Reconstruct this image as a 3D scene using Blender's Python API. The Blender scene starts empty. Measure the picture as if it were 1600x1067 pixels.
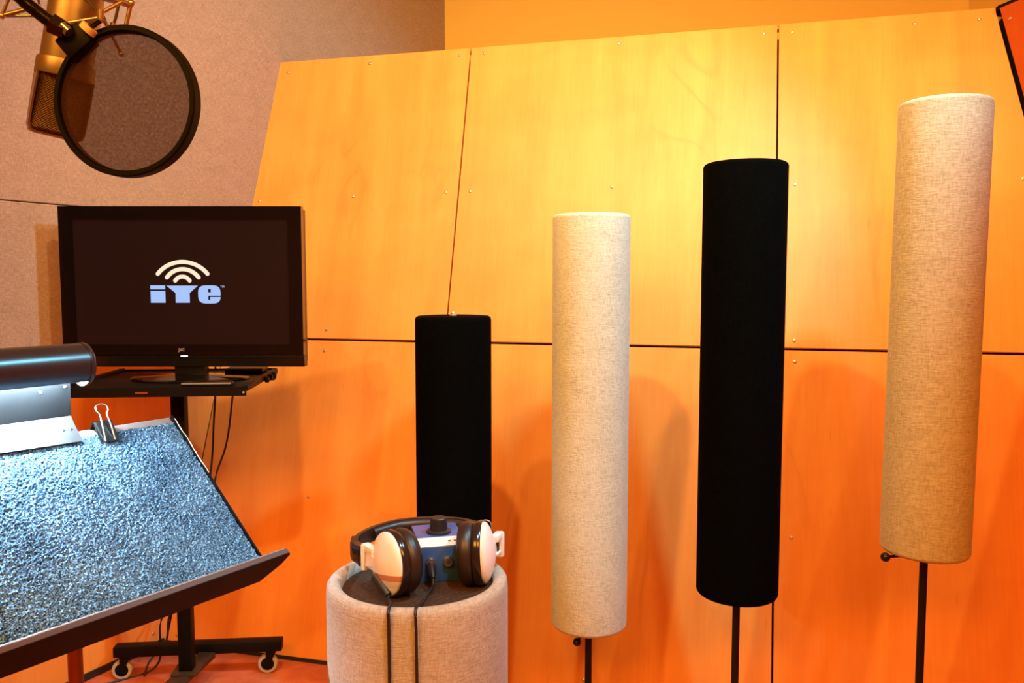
import bpy, bmesh, math, random
import numpy as np
from mathutils import Vector, Matrix

random.seed(7); rng = np.random.default_rng(7)
PI = math.pi
sc = bpy.context.scene
COL = sc.collection
V = Vector

# ------------------------------------------------------------------ camera
cd = bpy.data.cameras.new('camera'); cam = bpy.data.objects.new('camera', cd); COL.objects.link(cam)
cd.sensor_width = 36.0; cd.lens = 28.8; cd.clip_start = 0.02
cam.location = (0, 0, 1.4); cam.rotation_euler = (math.radians(90 - 4.3), 0, 0)
sc.camera = cam

# ------------------------------------------------------------------ world, lights, exposure
w = bpy.data.worlds.new('world'); sc.world = w; w.use_nodes = True
w.node_tree.nodes['Background'].inputs[0].default_value = (0.02, 0.015, 0.01, 1)
w.node_tree.nodes['Background'].inputs[1].default_value = 0.2

def aim(o, target):
    o.rotation_euler = (V(target) - V(o.location)).to_track_quat('-Z', 'Y').to_euler()
def spot(loc, target, watts, color, angle=110, blend=0.8, radius=0.035):
    l = bpy.data.lights.new('lamp_or_fill_spot', 'SPOT'); l.energy = watts; l.color = color
    l.spot_size = math.radians(angle); l.spot_blend = blend; l.shadow_soft_size = radius
    o = bpy.data.objects.new('lamp_or_fill_spot', l); COL.objects.link(o); o.location = loc; aim(o, target); return o
WARM = (1.0, 0.64, 0.20); LAMP = (1.0, 0.78, 0.32); DEEP = (1.0, 0.38, 0.04)
# a row of warm ceiling track lamps over the middle of the room, facing the wooden wall
spot((-1.15, 1.40, 3.10), (-0.90, 3.1, 1.45), 44, LAMP, angle=100, blend=0.5)
spot((-0.28, 1.45, 3.10), (0.05, 3.1, 1.75), 84, LAMP, angle=104, blend=0.5)
spot((0.60, 1.50, 3.10), (0.15, 3.1, 1.60), 52, LAMP, angle=100, blend=0.6)
spot((1.45, 1.30, 3.10), (1.60, 3.4, 2.60), 60, WARM, angle=110)
# two broad amber fills added over the back half for warm bounce
def fill_area(loc, target, watts, color, sx, sy):
    l = bpy.data.lights.new('amber_fill', 'AREA'); l.shape = 'RECTANGLE'; l.size = sx; l.size_y = sy; l.energy = watts; l.color = color
    o = bpy.data.objects.new('amber_fill', l); COL.objects.link(o); o.location = loc; aim(o, target); return o
fill_area((0.9, -0.9, 3.15), (0.7, 0.6, 0.6), 76, DEEP, 1.5, 1.2)
fill_area((-1.2, -0.8, 3.15), (-0.9, 0.7, 0.6), 95, DEEP, 1.5, 1.2)
# one cool lamp on the track at the right-hand side
spot((1.35, 1.20, 3.10), (-0.35, 2.6, 1.55), 180, (0.24, 0.74, 1.0), angle=76, blend=0.5, radius=0.07)

# added narrow cool fill that brightens the headphone perch
spot((0.40, 0.45, 3.10), (-0.13, 1.32, 0.90), 75, (0.62, 0.86, 1.0), angle=26, blend=0.8, radius=0.05)

vs = sc.view_settings
vs.view_transform = 'Standard'; vs.look = 'None'; vs.exposure = 0.75; vs.gamma = 1.0; vs.use_curve_mapping = False

# ------------------------------------------------------------------ helpers
def link(name, me, mat=None, parent=None):
    o = bpy.data.objects.new(name, me); COL.objects.link(o)
    if mat is not None and me is not None: me.materials.append(mat)
    if parent is not None: o.parent = parent
    return o
def obj(name, bm, mat, parent=None, smooth=None, M=None):
    if M is not None: bmesh.ops.transform(bm, matrix=M, verts=bm.verts)
    bmesh.ops.recalc_face_normals(bm, faces=bm.faces)
    me = bpy.data.meshes.new(name); bm.to_mesh(me); bm.free()
    if smooth is not None:
        for p in me.polygons: p.use_smooth = True
        try: me.set_sharp_from_angle(angle=math.radians(smooth))
        except Exception: pass
    return link(name, me, mat, parent)
def thing(name, label, cat, loc=(0, 0, 0), rotz=0.0, group=None):
    o = bpy.data.objects.new(name, None); COL.objects.link(o)
    o.location = loc; o.rotation_euler = (0, 0, rotz); o.empty_display_size = 0.05
    return tag(o, label, cat, group)
def tag(o, label, cat, group=None):
    o['label'] = label; o['category'] = cat
    if group: o['group'] = group
    return o
def struct(o, label, cat):
    o['kind'] = 'structure'; o['label'] = label; o['category'] = cat; return o

def box(x0, x1, y0, y1, z0, z1, bevel=0.0, seg=2, bm=None):
    b = bm or bmesh.new(); n0 = len(b.verts)
    vs_ = [b.verts.new(p) for p in ((x0,y0,z0),(x1,y0,z0),(x1,y1,z0),(x0,y1,z0),(x0,y0,z1),(x1,y0,z1),(x1,y1,z1),(x0,y1,z1))]
    fs = [b.faces.new([vs_[i] for i in f]) for f in ((0,3,2,1),(4,5,6,7),(0,1,5,4),(1,2,6,5),(2,3,7,6),(3,0,4,7))]
    if bevel > 0:
        es = list({e for f in fs for e in f.edges})
        bmesh.ops.bevel(b, geom=es, offset=bevel, segments=seg, affect='EDGES', profile=0.5)
    return b
def prism(pts, d0, d1, bevel=0.0, bm=None):
    """polygon in (x, y), extruded along z from d0 to d1"""
    b = bm or bmesh.new()
    lo = [b.verts.new((x, y, d0)) for x, y in pts]; hi = [b.verts.new((x, y, d1)) for x, y in pts]
    n = len(pts); fs = [b.faces.new(lo[::-1]), b.faces.new(hi)]
    for i in range(n): fs.append(b.faces.new((lo[i], lo[(i+1) % n], hi[(i+1) % n], hi[i])))
    if bevel > 0:
        es = list({e for f in fs for e in f.edges})
        bmesh.ops.bevel(b, geom=es, offset=bevel, segments=2, affect='EDGES', profile=0.5)
    return b
def lathe(prof, seg=48, bm=None):
    """profile [(r, z)], turned about z"""
    b = bm or bmesh.new(); rings = []
    for r, z in prof:
        if r < 1e-6: rings.append([b.verts.new((0, 0, z))])
        else: rings.append([b.verts.new((r*math.cos(2*PI*i/seg), r*math.sin(2*PI*i/seg), z)) for i in range(seg)])
    for a, c in zip(rings, rings[1:]):
        if len(a) == 1 and len(c) == 1: continue
        for i in range(seg):
            j = (i+1) % seg
            if len(a) == 1: b.faces.new((a[0], c[j], c[i]))
            elif len(c) == 1: b.faces.new((a[i], a[j], c[0]))
            else: b.faces.new((a[i], a[j], c[j], c[i]))
    return b
def frame_to(p0, direction, up=(0, 0, 1)):
    z = V(direction).normalized(); upv = V(up)
    if abs(z.dot(upv)) > 0.98: upv = V((0, 1, 0))
    x = upv.cross(z).normalized(); y = z.cross(x)
    return Matrix(((x.x, y.x, z.x, p0[0]), (x.y, y.y, z.y, p0[1]), (x.z, y.z, z.z, p0[2]), (0, 0, 0, 1)))
def rod(p0, p1, r, seg=16, r1=None, bm=None):
    r1 = r if r1 is None else r1
    L = (V(p1) - V(p0)).length; b = bmesh.new()
    lathe([(0, 0), (r, 0), (r1, L), (0, L)], seg, b)
    bmesh.ops.transform(b, matrix=frame_to(p0, V(p1) - V(p0)), verts=b.verts)
    if bm is None: return b
    me = bpy.data.meshes.new('t'); b.to_mesh(me); b.free(); bm.from_mesh(me); bpy.data.meshes.remove(me); return bm
def merge(bm, b):
    me = bpy.data.meshes.new('t'); b.to_mesh(me); b.free(); bm.from_mesh(me); bpy.data.meshes.remove(me); return bm
def smooth_path(pts, n=8):
    pts = [V(p) for p in pts]; out = []
    for i in range(len(pts) - 1):
        p0 = pts[max(i-1, 0)]; p1 = pts[i]; p2 = pts[i+1]; p3 = pts[min(i+2, len(pts)-1)]
        for k in range(n):
            t = k / n
            out.append(0.5*((2*p1) + (p2-p0)*t + (2*p0-5*p1+4*p2-p3)*t*t + (3*p1-p0-3*p2+p3)*t**3))
    out.append(pts[-1]); return out
def sweep(path, section, closed=False, up=(0, 0, 1), bm=None):
    """section [(a, b)]: a sideways (path x up), b along the path's up"""
    b = bm or bmesh.new(); path = [V(p) for p in path]; rings = []; n = len(path); upv = V(up)
    for i, p in enumerate(path):
        if closed: t = path[(i+1) % n] - path[i-1]
        else: t = path[min(i+1, n-1)] - path[max(i-1, 0)]
        t.normalize()
        uu = upv if abs(t.dot(upv)) < 0.97 else V((0.3, 1, 0)).normalized()
        side = t.cross(uu).normalized(); u2 = side.cross(t)
        rings.append([b.verts.new(p + side*a + u2*c) for a, c in section])
    m = len(section)
    for i in range(n if closed else n-1):
        A = rings[i]; B = rings[(i+1) % n]
        for j in range(m): b.faces.new((A[j], A[(j+1) % m], B[(j+1) % m], B[j]))
    if not closed:
        b.faces.new(rings[0][::-1]); b.faces.new(rings[-1])
    return b
def circ(r, n=10, sy=1.0): return [(r*math.cos(2*PI*i/n), r*sy*math.sin(2*PI*i/n)) for i in range(n)]
def cable(pts, r, n=8, seg=8): return sweep(smooth_path(pts, n), circ(r, seg))
def T(x, y, z): return Matrix.Translation((x, y, z))
def axes(o, x, y, z):
    return Matrix(((x[0], y[0], z[0], o[0]), (x[1], y[1], z[1], o[1]), (x[2], y[2], z[2], o[2]), (0, 0, 0, 1)))
def sphere(r, c=(0, 0, 0), seg=20):
    b = bmesh.new(); bmesh.ops.create_uvsphere(b, u_segments=seg, v_segments=seg//2, radius=r, matrix=T(*c)); return b
def text_mesh(name, s, size, mat, parent, M, depth=0.0005, weight=0.0):
    cu = bpy.data.curves.new(name, 'FONT'); cu.body = s; cu.size = size; cu.extrude = depth; cu.align_x = 'CENTER'; cu.offset = weight
    t = bpy.data.objects.new(name, cu); COL.objects.link(t)
    dg = bpy.context.evaluated_depsgraph_get(); me = bpy.data.meshes.new_from_object(t.evaluated_get(dg))
    bpy.data.objects.remove(t); bpy.data.curves.remove(cu)
    me.transform(M); me.name = name; me.materials.clear()
    return link(name, me, mat, parent)

# ------------------------------------------------------------------ materials
def mat(name, color=(0.5, 0.5, 0.5), rough=0.5, metal=0.0, spec=0.5, emit=None, estr=0.0, coat=0.0, sheen=0.0):
    m = bpy.data.materials.new(name); m.use_nodes = True; b = m.node_tree.nodes['Principled BSDF']
    b.inputs['Base Color'].default_value = (*color, 1); b.inputs['Roughness'].default_value = rough
    b.inputs['Metallic'].default_value = metal; b.inputs['Specular IOR Level'].default_value = spec
    b.inputs['Coat Weight'].default_value = coat; b.inputs['Sheen Weight'].default_value = sheen
    if emit: b.inputs['Emission Color'].default_value = (*emit, 1); b.inputs['Emission Strength'].default_value = estr
    return m
class NT:
    def __init__(s, m): s.t = m.node_tree; s.b = s.t.nodes['Principled BSDF']
    def n(s, typ, **kw):
        q = s.t.nodes.new(typ)
        for k, v in kw.items():
            if k.startswith('i_'): 
                key = k[2:]; key = int(key) if key.isdigit() else key
                q.inputs[key].default_value = v
            else: setattr(q, k, v)
        return q
    def l(s, a, b): s.t.links.new(a, b)
    def math(s, op, a, b=None, clamp=False):
        q = s.t.nodes.new('ShaderNodeMath'); q.operation = op; q.use_clamp = clamp
        for i, x in enumerate((a, b)):
            if x is None: continue
            if isinstance(x, (int, float)): q.inputs[i].default_value = x
            else: s.l(x, q.inputs[i])
        return q.outputs[0]
    def mapping(s, src, scale, loc=None):
        q = s.t.nodes.new('ShaderNodeMapping'); q.inputs['Scale'].default_value = scale; s.l(src, q.inputs['Vector'])
        if loc is not None: s.l(loc, q.inputs['Location'])
        return q.outputs[0]
    def noise(s, vec, scale=1.0, detail=3.0, rough=0.55, dist=0.0):
        q = s.n('ShaderNodeTexNoise', i_Scale=scale, i_Detail=detail, i_Roughness=rough, i_Distortion=dist); s.l(vec, q.inputs['Vector']); return q.outputs['Fac']
    def ramp(s, fac, stops):
        q = s.t.nodes.new('ShaderNodeValToRGB'); s.l(fac, q.inputs[0]); e = q.color_ramp.elements
        while len(e) < len(stops): e.new(0.5)
        for el, (p, c) in zip(e, stops):
            el.position = p; el.color = (*c, 1) if len(c) == 3 else c
        return q.outputs['Color']
    def mix(s, fac, a, b, mode='MIX'):
        q = s.t.nodes.new('ShaderNodeMix'); q.data_type = 'RGBA'; q.blend_type = mode
        for i, x in ((0, fac), (6, a), (7, b)):
            if isinstance(x, (int, float)): q.inputs[i].default_value = x
            elif isinstance(x, tuple): q.inputs[i].default_value = (*x, 1)
            else: s.l(x, q.inputs[i])
        return q.outputs[2]
    def bump(s, h, strength, dist=0.002):
        q = s.n('ShaderNodeBump', i_Strength=strength, i_Distance=dist); s.l(h, q.inputs['Height']); s.l(q.outputs[0], s.b.inputs['Normal'])
    def col(s, c): s.l(c, s.b.inputs['Base Color'])

def plywood(name, light, dark, line, rough=0.42):
    m = mat(name, light, rough, spec=0.45); k = NT(m)
    tc = k.n('ShaderNodeTexCoord'); oi = k.n('ShaderNodeObjectInfo')
    cb = k.n('ShaderNodeCombineXYZ'); k.l(k.math('MULTIPLY', oi.outputs['Random'], 9.0), cb.inputs[0]); k.l(k.math('MULTIPLY', oi.outputs['Random'], 23.0), cb.inputs[1])
    o = tc.outputs['Object']
    v1 = k.mapping(o, (9.0, 0.9, 1), cb.outputs[0]); v2 = k.mapping(o, (130, 5.0, 1), cb.outputs[0]); v3 = k.mapping(o, (2.6, 0.75, 1), cb.outputs[0]); v4 = k.mapping(o, (3.0, 5.0, 1), cb.outputs[0])
    a = k.noise(v1, 1.0, 4, 0.55, 0.6); f = k.noise(v2, 1.0, 2); mott = k.noise(v4, 1.0, 3, 0.5, 1.0)
    fac = k.math('ADD', k.math('MULTIPLY', a, 0.55), k.math('ADD', k.math('MULTIPLY', f, 0.2), k.math('MULTIPLY', mott, 0.25)))
    c = k.ramp(fac, [(0.36, dark), (0.62, light)])
    g = k.noise(v3, 1.0, 6.0, 0.42, 0.7)
    fr = k.math('FRACT', k.math('MULTIPLY', g, 7.0))
    ln = k.math('SUBTRACT', 1.0, k.math('MULTIPLY', k.math('ABSOLUTE', k.math('SUBTRACT', fr, 0.5)), 8.0), True)
    msk = k.math('MULTIPLY', k.math('SUBTRACT', k.noise(k.mapping(o, (1.7, 1.1, 1), cb.outputs[0]), 1.0, 2), 0.5, True), 3.2, True)
    c = k.mix(k.math('MULTIPLY', k.math('MULTIPLY', ln, msk), 0.42), c, line)
    # short dark pin flecks along the grain
    fl = k.noise(k.mapping(o, (60, 8, 1), cb.outputs[0]), 1.0, 1)
    c = k.mix(k.math('MULTIPLY', k.math('SUBTRACT', fl, 0.72, True), 2.2, True), c, line)
    k.col(c); k.bump(f, 0.04, 0.001)
    return m
def weave(name, base, dark, light, kind='object', sx=260.0, sy=420.0, bump=0.5):
    m = mat(name, base, 0.95, spec=0.1, sheen=0.15); k = NT(m)
    tc = k.n('ShaderNodeTexCoord'); o = tc.outputs['Object']
    if kind == 'tube':
        sp = k.n('ShaderNodeSeparateXYZ'); k.l(o, sp.inputs[0]); cb = k.n('ShaderNodeCombineXYZ')
        k.l(k.math('MULTIPLY', k.math('ARCTAN2', sp.outputs[1], sp.outputs[0]), 0.13), cb.inputs[0]); k.l(sp.outputs[2], cb.inputs[1]); k.l(k.math('MULTIPLY', sp.outputs[0], 0.2), cb.inputs[2])
        o = cb.outputs[0]
    h = k.noise(k.mapping(o, (sx*0.28, sy, sx*0.28)), 1.0, 2); v = k.noise(k.mapping(o, (sx*1.3, sy*0.22, sx*1.3)), 1.0, 2)
    big = k.noise(k.mapping(o, (14, 22, 14)), 1.0, 2)
    f = k.math('ADD', k.math('MULTIPLY', k.math('ADD', h, v), 0.42), k.math('MULTIPLY', big, 0.16))
    c = k.ramp(f, [(0.36, dark), (0.5, base), (0.64, light)])
    k.col(c); k.bump(f, bump, 0.003)
    return m

M = {}
M['maple'] = plywood('maple plywood', (0.82, 0.300, 0.056), (0.74, 0.230, 0.034), (0.38, 0.075, 0.010))
M['shaded_ply'] = plywood('shaded red plywood', (0.52, 0.095, 0.014), (0.43, 0.07, 0.010), (0.22, 0.03, 0.006))  # darker, redder copy of the maple; the right wall's shade is in the colour
M['black'] = mat('foot gap black', (0.012, 0.010, 0.009), 0.5)
M['gap'] = mat('dark gap', (0.012, 0.007, 0.004), 0.9, spec=0.1)
M['screw'] = mat('steel screw', (0.62, 0.56, 0.45), 0.35, 0.9)
M['fabric_wall'] = weave('pink grey wall fabric', (0.31, 0.190, 0.140), (0.24, 0.142, 0.100), (0.38, 0.245, 0.185), sx=220, sy=300, bump=0.35)
M['yellow'] = mat('yellow wall paint', (0.72, 0.44, 0.11), 0.7, spec=0.25)
M['linen'] = weave('cream linen', (0.49, 0.485, 0.41), (0.38, 0.365, 0.29), (0.57, 0.565, 0.49), 'tube', 200, 330, 0.6)
M['linen_wide'] = weave('darker cream linen', (0.39, 0.36, 0.30), (0.305, 0.275, 0.22), (0.47, 0.44, 0.375), 'tube', 300, 480, 0.5)  # cream linen in a darker tone and finer weave
M['oat'] = weave('oatmeal linen', (0.44, 0.37, 0.265), (0.35, 0.28, 0.185), (0.52, 0.45, 0.34), 'tube', 150, 260, 0.8)
M['black_cloth'] = weave('black cloth', (0.0014, 0.0016, 0.0016), (0.001, 0.0011, 0.0012), (0.0022, 0.0024, 0.0025), 'tube', 300, 400, 0.2)
M['black_cloth'].node_tree.nodes['Principled BSDF'].inputs['Sheen Weight'].default_value = 0.0
M['black_cloth'].node_tree.nodes['Principled BSDF'].inputs['Specular IOR Level'].default_value = 0.02

m = mat('red stained concrete', (0.45, 0.10, 0.05), 0.45, spec=0.5); k = NT(m); tc = k.n('ShaderNodeTexCoord')
k.col(k.ramp(k.noise(tc.outputs['Object'], 7.0, 6, 0.65, 0.6), [(0.3, (0.30, 0.055, 0.028)), (0.55, (0.48, 0.11, 0.055)), (0.75, (0.60, 0.20, 0.10))])); M['floor'] = m
m = mat('off white ceiling', (0.70, 0.62, 0.50), 0.85, spec=0.2); M['ceiling'] = m

# ------------------------------------------------------------------ the room
wa = math.radians(15.0); lean = math.radians(16.0)
WD = V((math.cos(wa), -math.sin(wa), 0)); NB = V((math.sin(wa), math.cos(wa), 0))
UPD = NB*math.sin(lean) + V((0, 0, math.cos(lean)))
C0 = V((-1.338, 3.069, 0.0)); NF = WD.cross(UPD)
WB = axes(C0, WD, UPD, NF)                       # local x along the wall, y up the slope, z out to the room
DL = V((0.466, 0.885, 0.0)).normalized(); NL = V((DL.y, -DL.x, 0))
WL = axes(C0, -DL, V((0, 0, 1)), NL) if False else axes(C0, DL, V((0, 0, 1)), DL.cross(V((0, 0, 1))))
ROOM_Z = 3.25

floor = struct(obj('floor', box(-4.6, 3.4, -2.6, 5.6, -0.06, 0.0), M['floor']), 'red stained concrete floor of the booth', 'floor')
ceil = struct(obj('ceiling', box(-4.6, 3.4, -2.6, 5.6, ROOM_Z, ROOM_Z + 0.06), M['ceiling']), 'off-white ceiling above the booth', 'ceiling')

SCREW = None
def screw_at(x, y, parent, Mw, r=0.0055):
    global SCREW
    if SCREW is None:
        b = lathe([(0, 0.0022), (0.0022, 0.0022), (0.0022, 0.0036), (0.0048, 0.0030), (0.0066, 0.0008), (0.0066, -0.001)], 12)
        bmesh.ops.recalc_face_normals(b, faces=b.faces)
        SCREW = bpy.data.meshes.new('screw'); b.to_mesh(SCREW); b.free(); SCREW.materials.append(M['screw'])
    o = bpy.data.objects.new('screw', SCREW); COL.objects.link(o); o.parent = parent
    o.location = (x, y, 0.0); return o

def ray_uv(px, py):
    """pixel of a screw -> its (u, v) place on the leaning wooden wall"""
    P = math.radians(4.3); d = V((0, math.cos(P), -math.sin(P))) + V(((px-800)/1280, 0, 0)) - V((0, math.sin(P), math.cos(P)))*((py-533.5)/1280)
    o = V((0, 0, 1.4)); t = (C0 - o).dot(NF)/d.dot(NF); q = o + d*t - C0
    return q.dot(WD), q.dot(UPD)

# leaning wooden wall: dark backing with six plywood panels screwed onto it
back = obj('wall_back', prism([(-0.1, 0.0), (3.55, 0.0), (3.10, 2.44), (0.06, 2.44)], -0.045, -0.02), M['gap']); back.matrix_world = WB
struct(back, 'backward-leaning maple plywood wall with six screwed panels', 'wall')
VS, VT = 1.2105, 2.447; u1, u2 = 1.030, 2.235; gp = 0.0032; gh = 0.0045
le = lambda v: 0.0585*v + 0.004
re_ = lambda v: 3.385 - 0.1745*v
panels = {}
for nm, pts in (('a', [(le(0.012), 0.012), (u1-gp, 0.012), (u1-gp, VS-gh), (le(VS), VS-gh)]),
                ('b', [(u1+gp, 0.012), (u2-gp, 0.012), (u2-gp, VS-gh), (u1+gp, VS-gh)]),
                ('c', [(u2+gp, 0.012), (re_(0.012), 0.012), (re_(VS), VS-gh), (u2+gp, VS-gh)]),
                ('d', [(le(VS), VS+gh), (u1-gp, VS+gh), (u1-gp, VT), (le(VT), VT)]),
                ('e', [(u1+gp, VS+gh), (u2-gp, VS+gh), (u2-gp, VT), (u1+gp, VT)]),
                ('f', [(u2+gp, VS+gh), (re_(VS), VS+gh), (re_(VT), VT), (u2+gp, VT)])):
    panels[nm] = obj('plywood_panel', prism(pts, -0.018, 0.0, 0.0012), M['maple'], back)
for nm, pxs in (('d', [(450,113),(578,99),(718,87),(405,314),(552,307),(697,300),(510,515)]),
                ('a', [(507,548),(482,776),(277,992)]),
                ('e', [(757,83),(967,68),(1194,52),(735,299),(956,292)]),
                ('f', [(1238,50),(1429,37),(1530,30),(1242,288),(1241,532),(1598,279)]),
                ('c', [(1242,565),(1236,840)])):
    for p in pxs:
        uu, vv = ray_uv(*p); screw_at(uu, vv, panels[nm], WB)
# hidden rows behind things keep the same spacing
for uu in (1.07, 1.63, 2.19):
    screw_at(uu, 1.255, panels['e'], WB); screw_at(uu, 1.165, panels['b'], WB); screw_at(uu, 0.60, panels['b'], WB); screw_at(uu, 0.06, panels['b'], WB)

# left wall: fabric above, plywood below
left = obj('wall_left', prism([(-6.2, 0.0), (2.2, 0.0), (2.2, ROOM_Z), (-6.2, ROOM_Z)], -0.08, -0.022), M['gap']); left.matrix_world = WL
struct(left, 'left wall with pinkish fabric panels over a plywood base', 'wall')
obj('fabric_panel', prism([(-6.2, 1.6505), (2.2, 1.6505), (2.2, ROOM_Z), (-6.2, ROOM_Z)], -0.02, 0.0, 0.003), M['fabric_wall'], left)
obj('fabric_panel', prism([(-6.2, 1.168), (0.6, 1.168), (0.6, 1.6475), (-6.2, 1.6475)], -0.02, 0.0, 0.003), M['fabric_wall'], left)
for a0, a1 in ((-1.20, 0.0), (-2.41, -1.21), (-3.62, -2.42), (-6.2, -3.63)):
    p = obj('plywood_panel', prism([(a0, 0.012), (a1, 0.012), (a1 + (0.34 if a1 == 0.0 else 0), 1.160), (a0, 1.160)], -0.018, 0.0, 0.0012), M['maple'], left)
    for sx_ in (a0+0.04, (a0+a1)/2, a1-0.055):
        for sz in (0.06, 0.6, 1.12): screw_at(sx_, sz, p, WL)

# painted wall above and behind the leaning panels, and an unseen ledge slab added to block light
YC = V((-0.389, 4.87, 0)); YR = YC + WD*2.74
yo = obj('wall_back_upper', prism([(-0.3, 2.30), (2.9, 2.30), (2.9, ROOM_Z), (-0.3, ROOM_Z)], -0.06, 0.0), M['yellow']); yo.matrix_world = axes(YC, WD, V((0, 0, 1)), WD.cross(V((0, 0, 1))))
struct(yo, 'yellow painted wall above the leaning plywood wall', 'wall')
TL = C0 + WD*le(VT) + UPD*VT; TR_ = C0 + WD*re_(VT) + UPD*VT
RD = V((0.188, -0.982, 0)).normalized()
ledge = obj('unseen_ledge_1', prism([(TL.x, TL.y), (TR_.x, TR_.y), (TR_.x + 0.75, TR_.y + 0.1), (YR.x + 0.3, YR.y), (YC.x - 0.05, YC.y + 0.05)], TL.z - 0.055, TL.z - 0.03), M['yellow'])
struct(ledge, 'unseen ledge slab added against light leaks behind the top of the leaning plywood wall', 'unseen_ledge')
ru = obj('wall_right_upper', prism([(0.0, 2.30), (6.9, 2.30), (6.9, ROOM_Z), (0.0, ROOM_Z)], 0.0, 0.06), M['yellow']); ru.matrix_world = axes(YR, RD, V((0, 0, 1)), RD.cross(V((0, 0, 1))) )
struct(ru, 'orange painted upper part of the right wall', 'wall')
# make sure the slab lies outside the room
ru.matrix_world = axes(YR, RD, V((0, 0, 1)), V((0.982, 0.188, 0)))

# right wall, its shade put into a darker red plywood colour
NRW = V((0.981, 0.188, 0.041)).normalized(); RUP = NRW.cross(RD) ; RUP = RUP if RUP.z > 0 else -RUP
WR = axes(TR_, RD, RUP, NRW)
right = obj('wall_right', prism([(-0.9, -2.5), (6.0, -2.5), (6.0, 0.014), (-0.02, 0.014)], 0.03, 0.06), M['gap']); right.matrix_world = WR
struct(right, 'right wall of shaded red plywood panels with black edges, the shade in their colour', 'wall')
for a0, a1 in ((0.012, 1.21), (1.217, 2.42), (2.427, 3.63), (3.637, 6.0)):
    for b0, b1 in ((-2.34, -1.245), (-1.235, -0.006)):
        sk = lambda b: (0.002 + 0.337*(-b) if a0 < 0.1 else 0.0)
        p = obj('plywood_panel', prism([(a0 + sk(b0), b0), (a1, b0), (a1, b1), (a0 + sk(b1), b1)], 0.006, 0.026, 0.0012), M['shaded_ply'], right)
        for q in ((a0+0.05, b1-0.05), (a1-0.05, b1-0.05), ((a0+a1)/2, b1-0.05)):
            s_ = screw_at(q[0], q[1], p, WR); s_.location.z = 0.006; s_.rotation_euler = (PI, 0, 0)
obj('edge_strip', box(-0.004, 6.0, -0.012, 0.003, 0.008, 0.03), M['gap'], right)
# rear wall behind the camera
rear = obj('wall_front', box(-4.6, 3.4, -2.5, -2.4, 0, ROOM_Z), M['fabric_wall']); struct(rear, 'fabric covered wall behind the viewpoint', 'wall')

# black strips put in for the dark gap along the floor
bb = obj('foot_gap_back', box(0.0, 3.4, 0.0, 0.013, -0.02, 0.004), M['black']); bb.matrix_world = WB; struct(bb, 'black strip for the dark gap along the foot of the leaning plywood wall', 'baseboard')
bl = obj('foot_gap_left', box(-6.0, -0.01, 0.0, 0.026, -0.02, 0.006), M['black']); bl.matrix_world = WL; struct(bl, 'black strip for the dark gap along the foot of the left wall', 'baseboard')

# ------------------------------------------------------------------ tube traps on stands
M['pole'] = mat('black pole', (0.005, 0.004, 0.004), 0.45, spec=0.3)
M['knob'] = mat('glossy black knob', (0.004, 0.003, 0.003), 0.15)
def tube_cover(r, L, round_=0.012):
    pr = [(0, 0)]
    for i in range(7):
        a = -PI/2 + (PI/2)*i/6; pr.append((r - round_ + round_*math.cos(a), round_ + round_*math.sin(a)))
    n = 8
    for i in range(1, n): pr.append((r, round_ + (L - 2*round_)*i/n))
    for i in range(7):
        a = (PI/2)*i/6; pr.append((r - round_ + round_*math.cos(a), L - round_ + round_*math.sin(a)))
    pr.append((0, L)); return lathe(pr, 72)
def trap(label, x, y, zb, zt, r, fabric, ball=None, bolt=False, lean_xy=(0, 0)):
    t = thing('acoustic_tube_trap', label, 'bass trap', (x, y, 0.0), group='tube traps in front of the wooden wall')
    cv = obj('fabric_cover', tube_cover(r, zt - zb), fabric, t, 50); cv.location = (0, 0, zb); cv.rotation_euler = (lean_xy[1], lean_xy[0], 0)
    obj('pole', lathe([(0.0, 0.012), (0.0105, 0.012), (0.0105, zb + 0.02), (0, zb + 0.02)], 20), M['pole'], t, 40)
    obj('base', lathe([(0, 0), (0.15, 0), (0.15, 0.006), (0.142, 0.012), (0.03, 0.02), (0.022, 0.045), (0.0106, 0.05), (0, 0.05)], 40), M['pole'], t, 35)
    if ball:
        bx_, by_, bz_ = ball
        kb = obj('clamp_knob', sphere(0.0125, (bx_, by_, bz_)), M['knob'], t, 60)
        obj('rod', rod((bx_, by_, bz_), (0.0, 0.0, zb - 0.006 if abs(bx_) > 0.06 else zb + 0.002), 0.0042, 12), M['knob'], kb, 40)
    if bolt:
        obj('top_bolt', lathe([(0, zt - 0.002), (0.011, zt - 0.002), (0.011, zt + 0.003), (0.006, zt + 0.004), (0.006, zt + 0.009), (0.0035, zt + 0.012), (0, zt + 0.0125)], 16), M['screw'], t, 40)
    return t
trap('short black cloth tube standing behind the headphones', -0.176, 2.45, 0.073, 1.293, 0.114, M['black_cloth'], bolt=True)
trap('cream linen tube on a stand, second from the left', 0.233, 2.42, 0.358, 1.590, 0.1140, M['linen'], ball=(-0.038, -0.04, 0.318))
trap('tall black cloth tube on a stand between two linen tubes', 0.636, 2.26, 0.516, 1.716, 0.1125, M['black_cloth'])
trap('tallest tube, oatmeal linen on a stand, far right', 1.106, 2.15, 0.674, 1.857, 0.1105, M['oat'], ball=(-0.120, -0.035, 0.670), lean_xy=(0.009, 0))

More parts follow.
